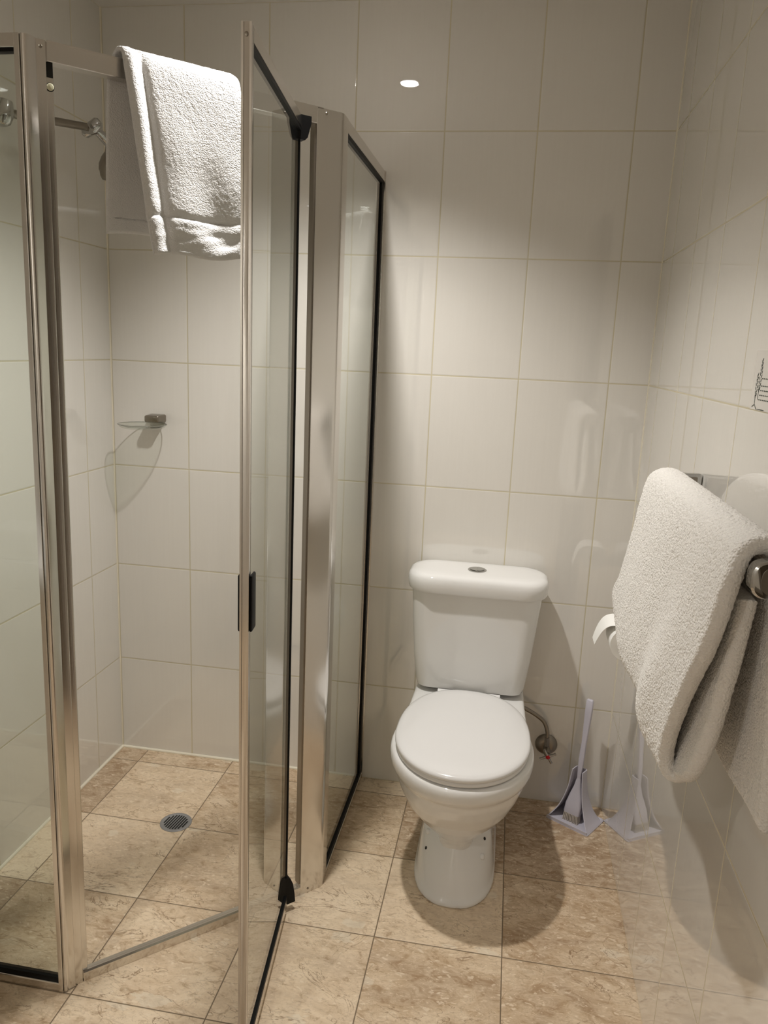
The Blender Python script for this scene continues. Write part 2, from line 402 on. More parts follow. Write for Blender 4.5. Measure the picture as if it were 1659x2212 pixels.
# header and sill over the entrance
HD = [(.0, ZT), (.0, ZT - .003), (-.001, ZT - .031), (.0, ZT - .033), (-.022, ZT - .033), (-.022, ZT)]
part('header', sweep_box(BM(), dpx(.006, 0)[::1], dpx(.545, 0), HD), ALU)
SL = [(-.001, 0), (.0, .022), (-.003, .0255), (-.009, .024), (-.024, .012), (-.034, .010), (-.034, 0)]
part('sill', sweep_box(BM(), dpx(.006, 0), dpx(.545, 0), SL), ALU, smooth=20)
# front fixed panel (parallel to the back wall)
part('sill', box(BM(), (XL + .0008, -.983, 0), (.132, -.960, .020), .002), ALU)
part('header', box(BM(), (XL + .0008, -.983, ZT - .022), (.132, -.960, ZT), .002), ALU)
part('gasket', box(BM(), (XL, -.9785, .020), (.131, -.9655, .031)), BLACK)
part('gasket', box(BM(), (XL, -.9785, ZT - .0275), (.131, -.9655, ZT - .022)), BLACK)
part('gasket', box(BM(), (.128, -.9785, .02), (.1315, -.9655, ZT - .03)), BLACK)
part('wall_channel', box(BM(), (XL + .0008, -.983, .02), (XL + .018, -.960, ZT - .026)), ALU)
part('glass_panel', box(BM(), (XL + .01, -.975, .024), (.129, -.969, ZT - .029)), GLASS)
# return fixed panel (runs back to the wall)
part('sill', box(BM(), (.568, -.50, 0), (.5905, 0, .014), .002), ALU)
part('header', box(BM(), (.568, -.50, ZT - .026), (.5905, 0, ZT), .002), ALU)
part('gasket', box(BM(), (.572, -.50, .014), (.5865, 0, .025)), BLACK)
part('gasket', box(BM(), (.572, -.50, ZT - .034), (.5865, 0, ZT - .026)), BLACK)
part('gasket', box(BM(), (.572, -.021, .02), (.5865, -.006, ZT - .03)), BLACK)
part('wall_channel', box(BM(), (.566, -.0065, .0), (.5925, 0, ZT)), ALU)
part('glass_panel', box(BM(), (.5765, -.497, .018), (.5825, -.01, ZT - .029)), GLASS)
# small fittings
for s, z in ((-.004, ZT - .012), (.552, ZT - .010), (.552, .012)):
    bm = BM(); c = Vector(dp(s, 0, z)); lathe_along(bm, c, NO, [(-.002, .0028), (.001, .0028), (.0018, .002), (.0018, .0008)], 14)
    part('screw', bm, DARK_CHROME, smooth=40)
part('bumper_ring', lathe_along(BM(), dp(.010, -.007, 1.797), NO, [(-.002, .0072), (.0015, .0072), (.002, .006)], 20), BLACK, smooth=40)
part('bumper_button', lathe_along(BM(), dp(.010, -.006, 1.797), NO, [(-.002, .0058), (.003, .0058), (.0045, .0045), (.005, .001)], 20), YELLOW, smooth=40)
part('latch_slot', prism(BM(), [dpx(.0045, -.0055), dpx(.0155, -.0055), dpx(.0155, -.008), dpx(.0045, -.008)], 1.812, 1.836), HOLE)

# pivoting door, standing open towards the room
PV = Vector((.5215, -.645, 0)); SE = Vector((.5705, -1.090, 0)); DU = (SE - PV).normalized(); DN = Vector((-DU.y, DU.x, 0))  # DN faces the toilet side
DL = (SE - PV).length
door = empty('shower_door', PV, 'open pivoting glass shower door with aluminium frame and black pull', 'shower door')
def dq(s, off, z): v = PV + DU * s + DN * off; return (v.x, v.y, z)
def dbox(bm, s0, s1, o0, o1, z0, z1, bev=0):
    vs = [dq(s, o, z) for s in (s0, s1) for o in (o0, o1) for z in (z0, z1)]
    V = [bm.verts.new(p) for p in vs]
    for f in ((0, 1, 3, 2), (4, 6, 7, 5), (0, 4, 5, 1), (2, 3, 7, 6), (0, 2, 6, 4), (1, 5, 7, 3)): bm.faces.new([V[i] for i in f])
    if bev: bmesh.ops.bevel(bm, geom=list({e for v in V for e in v.link_edges}), offset=bev, segments=2, profile=.5, affect='EDGES')
    return bm
DT, DB = 1.834, .030
sb = dbox(BM(), DL - .017, DL, -.007, .007, DB, DT + .001, .0015); dbox(sb, DL - .002, DL + .0015, .0045, .0078, DB, DT); dbox(sb, DL - .002, DL + .0015, -.0078, -.0045, DB, DT)
part('stile', sb, ALU, door, 35)
part('top_rail', dbox(BM(), 0.0, DL - .016, -.007, .007, DT - .022, DT, .001), ALU, door)
part('bottom_rail', dbox(BM(), 0.01, DL - .016, -.007, .007, DB - .012, DB + .010, .001), ALU, door)
part('gasket', dbox(BM(), 0.0, DL - .016, -.0068, .0068, DT - .030, DT - .0222), BLACK, door)
part('gasket', dbox(BM(), 0.01, DL - .016, -.0068, .0068, DB + .0102, DB + .021), BLACK, door)
part('gasket', dbox(BM(), DL - .0195, DL - .0172, -.0045, .0045, DB + .02, DT - .03), BLACK, door)
part('edge_seal', dbox(BM(), -.004, .0045, -.0048, .0048, DB + .03, DT - .028, .001), BLACK, door)
part('glass_pane', dbox(BM(), .004, DL - .018, -.0028, .0028, DB + .015, DT - .024), GLASS, door)
bm = BM()
def sec(w, z, c=.002):
    o_ = PV + U * c
    return [tuple(o_ + U * a + NO * b + Vector((0, 0, z))) for a, b in ((-w, -.008), (w, -.008), (w, .008), (-w, .008))]
loft(bm, [sec(.010, 1.788), sec(.016, 1.794), sec(.024, 1.822), sec(.024, 1.8345)])
part('pivot_block', bm, BLACK, door)
bm = BM(); loft(bm, [sec(.023, .022), sec(.021, .045), sec(.016, .075), sec(.009, .092), sec(.004, .096)])
part('pivot_block', bm, BLACK, door)
for sgn in (1, -1):
    o0, o1 = (.007, .0125) if sgn > 0 else (-.0125, -.007)
    bm = dbox(BM(), DL - .034, DL - .004, o0, o1, .905, 1.005, .003)
    part('pull_handle', bm, BLACK, door, 40)
bm = BM(); lathe_along(bm, dq(DL, 0, DT - .016), DU, [(-.002, .003), (.001, .003), (.0015, .001)], 12); part('screw', bm, DARK_CHROME, door)

# ------------------------------------------------------------------ towels
def cloth_strip(name, path, n_along, n_across, thick, parent_mat, rip, nscale=1.0, disp=0.0012):
    """path(t, s) -> centre point; builds a closed thick cloth with a pile relief"""
    Pm = np.zeros((n_along, n_across, 3))
    for i in range(n_along):
        t = i / (n_along - 1)
        for j in range(n_across):
            Pm[i, j] = path(t, j / (n_across - 1))
    du = np.gradient(Pm, axis=0); dv = np.gradient(Pm, axis=1)
    nn = np.cross(du, dv); nn /= np.linalg.norm(nn, axis=2, keepdims=True) + 1e-12
    jj = np.linspace(0, 1, n_across); ii = np.linspace(0, 1, n_along)
    eu = np.minimum(ii, 1 - ii)[:, None] * np.linalg.norm(du, axis=2).sum(0).mean(); ev = np.minimum(jj, 1 - jj)[None, :] * np.linalg.norm(dv, axis=2).sum(1).mean()
    e = np.minimum(eu, ev); r = thick / 2
    th = np.where(e < r, np.sqrt(np.clip(1 - (1 - e / r) ** 2, 0.02, 1)), 1.0) * r
    rng = np.random.RandomState(3)
    bm = BM(); sides = []
    for sgn in (1, -1):
        d = np.zeros((n_along, n_across))
        for i in range(n_along):
            for j in range(n_across):
                p = Vector(Pm[i, j] * 260 * nscale + sgn * 7); q = Vector(Pm[i, j] * 140 + sgn * 9)
                d[i, j] = noise.noise(p) * disp + noise.noise(q) * disp * .6
        V = Pm + nn * (sgn * th + sgn * d)[..., None]
        sides.append([[bm.verts.new(V[i, j]) for j in range(n_across)] for i in range(n_along)])
    for k, S in enumerate(sides):
        for i in range(n_along - 1):
            for j in range(n_across - 1):
                f = (S[i][j], S[i + 1][j], S[i + 1][j + 1], S[i][j + 1])
                bm.faces.new(f if k == 0 else f[::-1])
    A, B = sides
    bd = [(i, 0) for i in range(n_along)] + [(n_along - 1, j) for j in range(1, n_across)] + [(i, n_across - 1) for i in range(n_along - 2, -1, -1)] + [(0, j) for j in range(n_across - 2, 0, -1)]
    for a, b in zip(bd, bd[1:] + bd[:1]):
        bm.faces.new((A[a[0]][a[1]], A[b[0]][b[1]], B[b[0]][b[1]], B[a[0]][a[1]]))
    return link(name, bm, parent_mat, None, True)

# small towel over the shower header: profile (offset from header face, z, left s, right s)
tp = smoothcurve([(-.036, 1.572, .104, .335), (-.037, 1.64, .106, .335), (-.034, 1.76, .110, .336), (-.030, 1.845, .114, .338), (-.022, 1.874, .120, .338),
                  (-.006, 1.884, .124, .345), (.010, 1.876, .127, .350), (.018, 1.845, .129, .352), (.024, 1.76, .140, .353), (.031, 1.66, .152, .350), (.036, 1.60, .159, .348), (.042, 1.535, .167, .345)], 170)
def tpath(t, s):
    k = t * (len(tp) - 1); i = min(int(k), len(tp) - 2); f = k - i
    a = tp[i] * (1 - f) + tp[i + 1] * f
    off, z, s0, s1 = a
    ss = s0 + (s1 - s0) * s
    front = max(0, min(1, (off + .01) / .03)); low = max(0, min(1, (1.82 - z) / .2))
    # folds of the hanging cloth and the crumpled border band
    wob = .003 * math.sin(ss * 46 + z * 6) * low + .004 * noise.noise(Vector((ss * 14, z * 9, 3))) * (0.3 + low)
    if front > .5:
        band = math.exp(-((z - 1.605) / .008) ** 2)
        wob += -.0035 * band
        if z < 1.60:
            g = min(1, (1.60 - z) / .02)
            wob += g * min(1, s / .28) * (.0042 * noise.noise(Vector((ss * 20 + z * 14, z * 60 - ss * 14, 8))) + .0008 * math.sin((ss * .5 + z) * 90))
        wob += .006 * math.exp(-((ss - s0 - .012) / .01) ** 2) - .005 * math.exp(-((ss - s0 - .034) / .008) ** 2)
    dz = .008 * s * (1 if z < 1.6 else 0) - (.006 * max(0, (s - .93) / .07) ** 2 if z > 1.84 else 0)
    if z < 1.6: dz += .004 * math.sin(s * 7)
    p = A0 + U * ss + NO * (off + wob * (1 if off > -.01 else .6)); return (p.x, p.y, z + dz)
o = cloth_strip('hand_towel', tpath, 300, 120, .0085, TOWEL, 0, disp=.00045)
tag(o, 'white terry towel draped over the header of the shower entrance', 'towel')

# bath towel folded double over the rail on the right wall: (x, z, y far, y near)
rp = smoothcurve([(1.334, .812, -.80, -1.35), (1.333, .86, -.78, -1.35), (1.331, .92, -.75, -1.345), (1.327, .99, -.73, -1.34), (1.322, 1.08, -.730, -1.335), (1.315, 1.145, -.738, -1.34), (1.301, 1.172, -.742, -1.350), (1.281, 1.182, -.746, -1.356), (1.261, 1.172, -.752, -1.360),
                  (1.250, 1.135, -.77, -1.365), (1.243, 1.06, -.755, -1.345), (1.238, .97, -.705, -1.292), (1.236, .89, -.660, -1.245), (1.238, .845, -.640, -1.222), (1.246, .823, -.634, -1.222), (1.256, .823, -.636, -1.235),
                  (1.265, .845, -.642, -1.262), (1.273, .91, -.665, -1.29), (1.277, 1.0, -.715, -1.315), (1.280, 1.08, -.75, -1.33), (1.281, 1.112, -.76, -1.335)], 260)
def rpath(t, s):
    k = t * (len(rp) - 1); i = min(int(k), len(rp) - 2); f = k - i
    x, z, yf, yn = rp[i] * (1 - f) + rp[i + 1] * f
    y = yf + (yn - yf) * s
    low = max(0, min(1, (1.15 - z) / .25)); outer = max(0., min(1., (1.262 - x) / .012))
    x += outer * low * (-.010 * math.exp(-((s - .80 + (1.1 - z) * .15) / .10) ** 2) + .007 * math.exp(-((s - .62) / .10) ** 2)
                - .006 * math.exp(-((s - .30) / .12) ** 2) + .006 * noise.noise(Vector((s * 4, z * 5, 2))))
    zz = z + .006 * noise.noise(Vector((s * 5, t * 9, 5))) * low
    zz += (-.016 * (s - .5) * (1 if x < 1.3 else -1) + .052 * max(0, 1 - s / .28) ** 2) * max(0, min(1, (.95 - z) / .12))
    zz += -.012 * max(0, 1 - s / .12) ** 2 * max(0, min(1, (z - 1.12) / .04))
    return (x, y, zz)
o = cloth_strip('bath_towel', rpath, 520, 250, .022, TOWEL2, 0, disp=.0012)
tag(o, 'thick white bath towel folded over the chrome rail on the right wall', 'towel')

# towel rail
rail = empty('towel_rail', (XR, -1.03, 1.15), 'chrome towel rail on the right wall carrying the bath towel', 'towel rail')
part('bar', cyl(BM(), (1.281, -.722, 1.150), (1.281, -1.372, 1.150), .0105), CHROME, rail, 40)
def bracket(y0, y1):
    rs = []
    for x, g in ((XR, 0), (1.268, 0), (1.262, .004)):
        pass
    bm = BM()
    pts = []
    prof = [(1.262, 1.129), (XR - .0005, 1.127), (XR - .0005, 1.173), (1.262, 1.171)]
    rp_ = rounded_poly(prof, [.018, .004, .004, .018], 8)
    ring_ = lambda y, k: [(1.31 + (p[0] - 1.31) * k, y, 1.15 + (p[1] - 1.15) * k) for p in rp_]
    loft(bm, [ring_(y0, .94), ring_(y0 - .002, 1.0), ring_(y1 + .002, 1.0), ring_(y1, .94)])
    part('bracket', bm, CHROME, rail, 35)
    face = [(1.3125 + (p[0] - 1.3125) * .80, p[1]) for p in rp_]
    b = BM(); fr = [(x, y1 + .0005, 1.15 + (z - 1.15) * .76) for x, z in face]; fb = [(x, y1 - .0008, 1.15 + (z - 1.15) * .76) for x, z in face]
    loft(b, [fr, fb]); part('bracket_cap', b, DARK_CHROME, rail)
bracket(-1.366, -1.388); bracket(-.700, -.722)

# ------------------------------------------------------------------ toilet
toilet = empty('toilet', (.927, -.30, 0), 'white close-coupled toilet with round closed lid against the back wall', 'toilet')
TX = .926
def oval(hw, yf, yb, z, pw=2.0, yc=None, n=56, pwb=None):
    """egg-shaped ring: front nose at yf, back edge at yb, widest at yc"""
    if yc is None: yc = (yf + yb) / 2
    pts = []
    for k in range(n):
        a = 2 * math.pi * k / n
        c, s = math.cos(a), math.sin(a)
        p = pw if s < 0 else (pwb or pw)
        x = hw * math.copysign(abs(c) ** (2 / p), c)
        y = yc + (yc - yf if s < 0 else yb - yc) * math.copysign(abs(s) ** (2 / p), s)
        pts.append((TX + x, y, z))
    return pts
def voxel(o, size, sm=8, fac=.6):
    m = o.modifiers.new('remesh', 'REMESH'); m.mode = 'VOXEL'; m.voxel_size = size; m.use_smooth_shade = True
    if sm: s = o.modifiers.new('smooth', 'SMOOTH'); s.iterations = sm; s.factor = fac
# pan = rim + bowl + deck, all one piece of china
bm = BM()
loft(bm, [oval(.050, -.470, -.30, .03, yc=-.42), oval(.046, -.474, -.30, .10, yc=-.42), oval(.047, -.486, -.29, .135, yc=-.43), oval(.056, -.503, -.26, .158, yc=-.44), oval(.080, -.530, -.24, .185, yc=-.44), oval(.108, -.562, -.22, .217, yc=-.44), oval(.136, -.592, -.20, .252, yc=-.435),
          oval(.156, -.618, -.19, .292, yc=-.43), oval(.167, -.634, -.18, .325, yc=-.43), oval(.1705, -.640, -.18, .342, yc=-.43), oval(.1715, -.642, -.18, .352, yc=-.43)])
loft(bm, [oval(.172, -.642, -.18, .345, yc=-.43), oval(.178, -.651, -.175, .353, yc=-.43), oval(.183, -.659, -.17, .366, yc=-.43), oval(.1845, -.661, -.17, .380, yc=-.43), oval(.1835, -.659, -.17, .391, yc=-.43), oval(.179, -.653, -.17, .3985, yc=-.43), oval(.16, -.63, -.18, .400, yc=-.43)])
# deck under the cistern with waisted sides
def deck(z, g):
    L = [(.158, -.012), (.160, -.08), (.162, -.15), (.164, -.22), (.170, -.30), (.178, -.37), (.172, -.46)]
    r = [(TX + hw - g, y, z) for hw, y in L]; l = [(TX - hw + g, y, z) for hw, y in L[::-1]]
    return r + l
loft(bm, [deck(.33, .035), deck(.352, .012), deck(.372, .002), deck(.392, 0), deck(.3985, .004), deck(.400, .010)])
loft(bm, [oval(.05, -.42, -.03, .06, pw=3, yc=-.2), oval(.06, -.44, -.03, .16, pw=3, yc=-.2), oval(.085, -.46, -.03, .26, pw=3, yc=-.2), oval(.12, -.46, -.03, .345, pw=3, yc=-.2)])
pan = part('bowl', bm, CERAMIC, toilet, True); voxel(pan, .0045, 6)
# pedestal foot
bm = BM()
def foot(hw, yf, z, pw=2.6): return oval(hw, yf, -.10, z, pw=pw, yc=-.37, pwb=6, n=72)
loft(bm, [foot(.1095, -.548, 0, 2.4), foot(.110, -.549, .006, 2.4), foot(.1085, -.546, .013, 2.4), foot(.1050, -.540, .019, 2.35), foot(.1025, -.532, .04, 2.1), foot(.099, -.520, .065, 1.85),
          foot(.096, -.506, .09, 1.6), foot(.092, -.492, .112, 1.4), foot(.083, -.478, .132, 1.3), foot(.068, -.466, .150, 1.3), foot(.056, -.455, .175, 1.4)])
from mathutils.bvhtree import BVHTree
bmesh.ops.recalc_face_normals(bm, faces=bm.faces); bm.normal_update(); bvh = BVHTree.FromBMesh(bm)
ft = part('pedestal', bm, CERAMIC, toilet, True); voxel(ft, .004, 4)
def on_foot(x, y):
    h = bvh.ray_cast(Vector((x, y, .5)), Vector((0, 0, -1))); n = h[1]
    return h[0], (n if n.z > 0 else -n)
for x_, y_ in ((.8504, -.4099), (.9985, -.4447)):
    c_, n_ = on_foot(x_, y_)
    part('bolt_cap', lathe_along(BM(), c_ - n_ * .002, n_, [(0, .008), (.005, .008), (.0075, .0055), (.0085, .0005)], 20), CERAMIC, toilet, 50)
for x_, y_ in ((.8495, -.4386), (1.0015, -.4087)):
    c_, n_ = on_foot(x_, y_)
    part('bolt_hole', lathe_along(BM(), c_ - n_ * .003, n_, [(0, .0042), (.0042, .0042)], 18), HOLE, toilet)
# seat and lid
def seatring(g, z, yb=-.172): return oval(.1725 - g, -.653 + g, yb - g, z, yc=-.435, pw=2.05, pwb=2.35, n=96)
part('seat', loft(BM(), [seatring(.006, .401), seatring(.003, .403), seatring(.002, .408), seatring(.004, .4125)]), SEATP, toilet, 50)
part('lid', loft(BM(), [seatring(.006, .4130), seatring(.0015, .4145), seatring(0, .419), seatring(.0008, .4235), seatring(.005, .4275), seatring(.016, .4303), seatring(.045, .4325), seatring(.09, .4338), seatring(.14, .4342)]), SEATP, toilet, 60)
for sx in (-.07, .07):
    bm = BM(); cyl(bm, (TX + sx - .02, -.172, .411), (TX + sx + .02, -.172, .411), .010, 20); part('hinge', bm, SEATP, toilet, 50)
# cistern
cist = part('cistern', loft(BM(), [
    rrect(TX - .002, -.080, .1475, .068, .035, .412, 10), rrect(TX - .002, -.082, .155, .0765, .038, .417, 10), rrect(TX - .002, -.083, .160, .079, .04, .432, 10), rrect(TX - .001, -.0865, .170, .0835, .042, .52, 10),
    rrect(TX + .0005, -.090, .1795, .088, .046, .64, 10), rrect(TX + .0015, -.092, .1855, .0905, .048, .718, 10)]), CERAMIC, toilet, 45)
CX = TX + .002
lid_s = [(-.010, .716), (-.002, .717), (0, .722), (.0015, .742), (0, .755), (-.004, .762), (-.011, .7665), (-.022, .7685), (-.045, .7695)]
part('cistern_lid', loft(BM(), [rrect(CX, -.102, .199 + g, .097 + g, .075 + g * .6, z, 14) for g, z in lid_s]), CERAMIC, toilet, 50)
bt = part('flush_button', lathe_along(BM(), (CX - .004, -.105, .7685), (0, 0, 1), [(0, .027), (.0025, .027), (.004, .025), (.004, .0235), (.0028, .022)], 40), CHROME, toilet, 40)
for sgn in (-1, 1):
    pts = []
    for k in range(19):
        a = math.radians(-90 + 180 * k / 18) if sgn > 0 else math.radians(90 + 180 * k / 18)
        pts.append((CX - .004 + sgn * .0008 + .0195 * math.cos(a), -.105 + .0195 * math.sin(a)))
    b = BM(); prism(b, pts, .7710, .7735 + (.001 if sgn > 0 else 0)); part('button_half', b, CHROME, bt)
# inlet hose belongs to the toilet's supply
valve = empty('stop_valve', (1.172, 0, .197), 'small chrome stop tap with a red dot on the wall right of the toilet', 'tap')
part('wall_flange', lathe_along(BM(), (1.172, 0, .197), (0, -1, 0), [(0, .034), (.003, .034), (.008, .030), (.013, .022), (.014, .012)], 36), DARK_CHROME, valve, 50)
part('valve_body', tube(BM(), [(1.172, -.008, .197), (1.172, -.030, .197), (1.1725, -.040, .196), (1.173, -.055, .192)], [.009, .010, .011, .009], 18), DARK_CHROME, valve, 50)
part('hose_nut', cyl(BM(), (1.172, -.030, .205), (1.1705, -.030, .235), .0085, 6), DARK_CHROME, valve)
hc = [tuple(p) for p in smoothcurve([(1.1705, -.030, .225), (1.170, -.030, .252), (1.158, -.030, .283), (1.134, -.032, .304), (1.100, -.040, .325), (1.05, -.05, .350), (1.02, -.055, .39)], 40)]
part('supply_hose', tube(BM(), hc, .0062, 14), DARK_CHROME, valve, 60)
hd = Vector((0, -1, -.18)).normalized(); hcn = Vector((1.1755, -.060, .187)); ha, hb = frame_of(hd)
b = BM()
for k in range(4):
    a = math.radians(28 + 90 * k); v = ha * math.cos(a) + hb * math.sin(a)
    tube(b, [hcn + v * .004, hcn + v * .020, hcn + v * .026], [.0048, .0038, .0042], 12)
lathe_along(b, hcn - hd * .012, hd, [(0, .006), (.008, .0085), (.014, .0085)], 20)
part('cross_handle', b, CHROME, valve, 50)
part('red_button', lathe_along(BM(), hcn + hd * .002, hd, [(0, .0066), (.003, .0066), (.0048, .004), (.005, .0005)], 20), RED, valve, 50)

# ------------------------------------------------------------------ toilet brush in its open holder
bh = empty('toilet_brush_holder', (1.272, -.078, 0), 'lilac white triangular brush holder standing in the corner beside the stop tap', 'brush holder', rz=math.radians(-32))
def bpart(name, bm, m, par, smooth=None): return link(name, bm, m, par, smooth)
# local frame: -y faces the room. side silhouettes taper concavely to the neck
prof = smoothcurve([(.068, .052, .006), (.058, .046, .018), (.043, .034, .045), (.031, .026, .080), (.023, .020, .120), (.018, .016, .168)], 16)
th = .0028
bm = BM()
outer = []; inner = []
def ush(hw, dp_, z, t):
    # open U section: front left -> back left -> back right -> front right
    f = -dp_ * 1.0
    r = dp_ * .5
    o_ = [(-hw, f, z)]
    for k in range(7):
        a = math.radians(180 - 90 * k / 6); o_.append((-hw + r + r * math.cos(a), dp_ - r + r * math.sin(a), z))
    for k in range(7):
        a = math.radians(90 - 90 * k / 6); o_.append((hw - r + r * math.cos(a), dp_ - r + r * math.sin(a), z))
    o_.append((hw, f, z)); 
    r2 = max(r - t, .001); i_ = [(hw - t, f, z)]
    for k in range(7):
        a = math.radians(0 + 90 * k / 6); i_.append((hw - t - r2 + r2 * math.cos(a), dp_ - t - r2 + r2 * math.sin(a), z))
    for k in range(7):
        a = math.radians(90 + 90 * k / 6); i_.append((-hw + t + r2 + r2 * math.cos(a), dp_ - t - r2 + r2 * math.sin(a), z))
    i_.append((-hw + t, f, z))
    return o_ + i_
loft(bm, [ush(p[0], p[1], p[2], th) for p in prof])
bpart('shell', bm, LILAC, bh, 40)
bm = BM(); loft(bm, [rrect(0, 0, .070, .056, .006, 0, 3), rrect(0, 0, .070, .056, .006, .003, 3), rrect(0, 0, .067, .053, .006, .0065, 3)])
box(bm, (-.066, -.056, .005), (.066, -.0525, .011))
bpart('base_tray', bm, LILAC, bh, 40)
br = empty('toilet_brush', (1.272, -.078, .003), 'lilac white toilet brush with a long flat handle standing in its holder', 'toilet brush', rz=math.radians(-32))
def slab(pts):  # (hw, depth, y, z)
    return loft(BM(), [rrect(0, y, hw, d, min(hw, d) * .6, z, 3) for hw, d, y, z in pts])
bpart('handle', slab([(.006, .004, .000, .135), (.0085, .005, .004, .20), (.0075, .005, .010, .25), (.0095, .0055, .015, .30), (.011, .0055, .019, .345), (.0105, .005, .021, .382), (.008, .003, .0215, .385)]), LILAC, br, 50)
bpart('head', slab([(.0245, .010, -.022, .028), (.0265, .012, -.020, .032), (.0255, .012, -.014, .055), (.020, .010, -.008, .080), (.011, .007, -.003, .110), (.006, .004, .000, .137)]), LILAC, br, 45)
bm = BM()
for i in range(10):
    for j in range(5):
        x = -.021 + i * .0046; y = -.032 + j * .005
        tube(bm, [(x, y, .029), (x * 1.15 + random.uniform(-.001, .001), y * 1.1, .003)], [.0016, .0011], 6)
bpart('bristles', bm, BRISTLE, br)['kind'] = 'stuff'

# ------------------------------------------------------------------ toilet roll
tr = empty('toilet_roll', (1.299, -.40, .715), 'white toilet roll with a loose sheet, half hidden behind the bath towel', 'toilet roll')
seg = 48
def annulus(bm, x, z, y0, y1, r0, r1):
    R_ = []
    for (r, y) in ((r0, y0), (r1, y0), (r1, y1), (r0, y1)):
        R_.append([bm.verts.new((x + r * math.cos(2 * math.pi * k / seg), y, z + r * math.sin(2 * math.pi * k / seg))) for k in range(seg)])
    for a in range(4):
        A, B = R_[a], R_[(a + 1) % 4]
        for k in range(seg): bm.faces.new((A[k], A[(k + 1) % seg], B[(k + 1) % seg], B[k]))
    return bm
part('paper', annulus(BM(), 1.303, .715, -.455, -.360, .021, .041), PAPER, tr, 50)
part('core', annulus(BM(), 1.303, .715, -.455, -.360, .0195, .0212), CARD, tr, 50)
bm = BM(); fl = smoothcurve([(1.289, .7560), (1.275, .7570), (1.258, .749), (1.246, .731), (1.238, .707), (1.234, .688)], 18)
n_ = len(fl); VV = []
for k, (x, z) in enumerate(fl):
    g = k / (n_ - 1); VV.append([bm.verts.new((x - d, -.455 + .100 * q + (.055 * g if q == 0 else .006 * g), z + .0004)) for q in (0, 1) for d in (0, .0012)])
for a, b in zip(VV[:-1], VV[1:]):
    for i, j in ((0, 1), (1, 3), (3, 2), (2, 0)): bm.faces.new((a[i], a[j], b[j], b[i]))
bm.faces.new([VV[0][i] for i in (0, 2, 3, 1)]); bm.faces.new([VV[-1][i] for i in (0, 1, 3, 2)])
part('loose_sheet', bm, PAPER, tr, 60)
rh = empty('roll_holder', (XR, -.40, .715), 'chrome toilet roll holder on the right wall below the towel rail', 'roll holder')
part('spindle', cyl(BM(), (1.303, -.462, .715), (1.303, -.345, .715), .011), CHROME, rh, 40)
part('end_knob', lathe_along(BM(), (1.303, -.455, .715), (0, -1, 0), [(0, .016), (.004, .018), (.010, .018), (.012, .015), (.0125, .004)], 32), CHROME, rh, 45)
part('wall_arm', box(BM(), (1.290, -.345, .703), (XR - .004, -.331, .727), .003), CHROME, rh, 40)
part('wall_plate', box(BM(), (XR - .005, -.358, .695), (XR, -.318, .735), .002), CHROME, rh, 40)

# ------------------------------------------------------------------ sticker on the right wall
sg = empty('wall_sticker', (XR, -1.03, 1.36), 'small printed sticker with dark plant drawing on the right wall above the towel', 'sticker')
part('sheet', box(BM(), (XR - .0006, -1.10, 1.315), (XR, -.955, 1.405)), plain('sticker_vinyl', (0.74, 0.71, 0.66), 0.3), sg)
def leafmark(bm, y, z, ln, wd, ang):
    c = Vector((XR - .0010, y - .022, z)); a = Vector((0, math.cos(ang), math.sin(ang))); b_ = Vector((0, -math.sin(ang), math.cos(ang)))
    pts = [c + a * (math.cos(t) * ln) + b_ * (math.sin(t) * wd * (1 - .35 * math.cos(t))) for t in [2 * math.pi * k / 10 for k in range(10)]]
    f = [bm.verts.new(p) for p in pts]; g = [bm.verts.new(p + Vector((.0004, 0, 0))) for p in pts]
    bm.faces.new(f); bm.faces.new(g[::-1])
    for k in range(10): bm.faces.new((f[k], g[k], g[(k + 1) % 10], f[(k + 1) % 10]))
bm = BM()
# two upright bushy plants drawn leaf by leaf, with trunks and a ground line
for (yy, zz, hgt, n) in ((-.9545, 1.335, .034, 12), (-.968, 1.345, .046, 16)):
    for k in range(n):
        g = k / (n - 1); w = .0052 * math.sin(math.pi * min(1, g * .9 + .12)) + .0010
        leafmark(bm, yy - w * (1 if k % 2 else -1) * .6, zz + hgt * g, .0030, .0011, math.radians(90 + (28 if k % 2 else -28)))
leafmark(bm, -.9540, 1.330, .0085, .0007, math.radians(90)); leafmark(bm, -.9665, 1.340, .010, .0007, math.radians(92))
leafmark(bm, -.9480, 1.3205, .0060, .0007, math.radians(-20)); leafmark(bm, -.9600, 1.3195, .0070, .0007, math.radians(35)); leafmark(bm, -.985, 1.3165, .020, .0007, math.radians(0))
part('plant_drawing', bm, INK, sg)
bm = BM()
for k, (y, z) in enumerate(((-.978, 1.363), (-.978, 1.352), (-.977, 1.345), (-.976, 1.338), (-.974, 1.331))):
    for q in range(7):
        leafmark(bm, y - q * .0085, z, .0030, .0009, math.radians(0))
part('text_lines', bm, INK, sg)

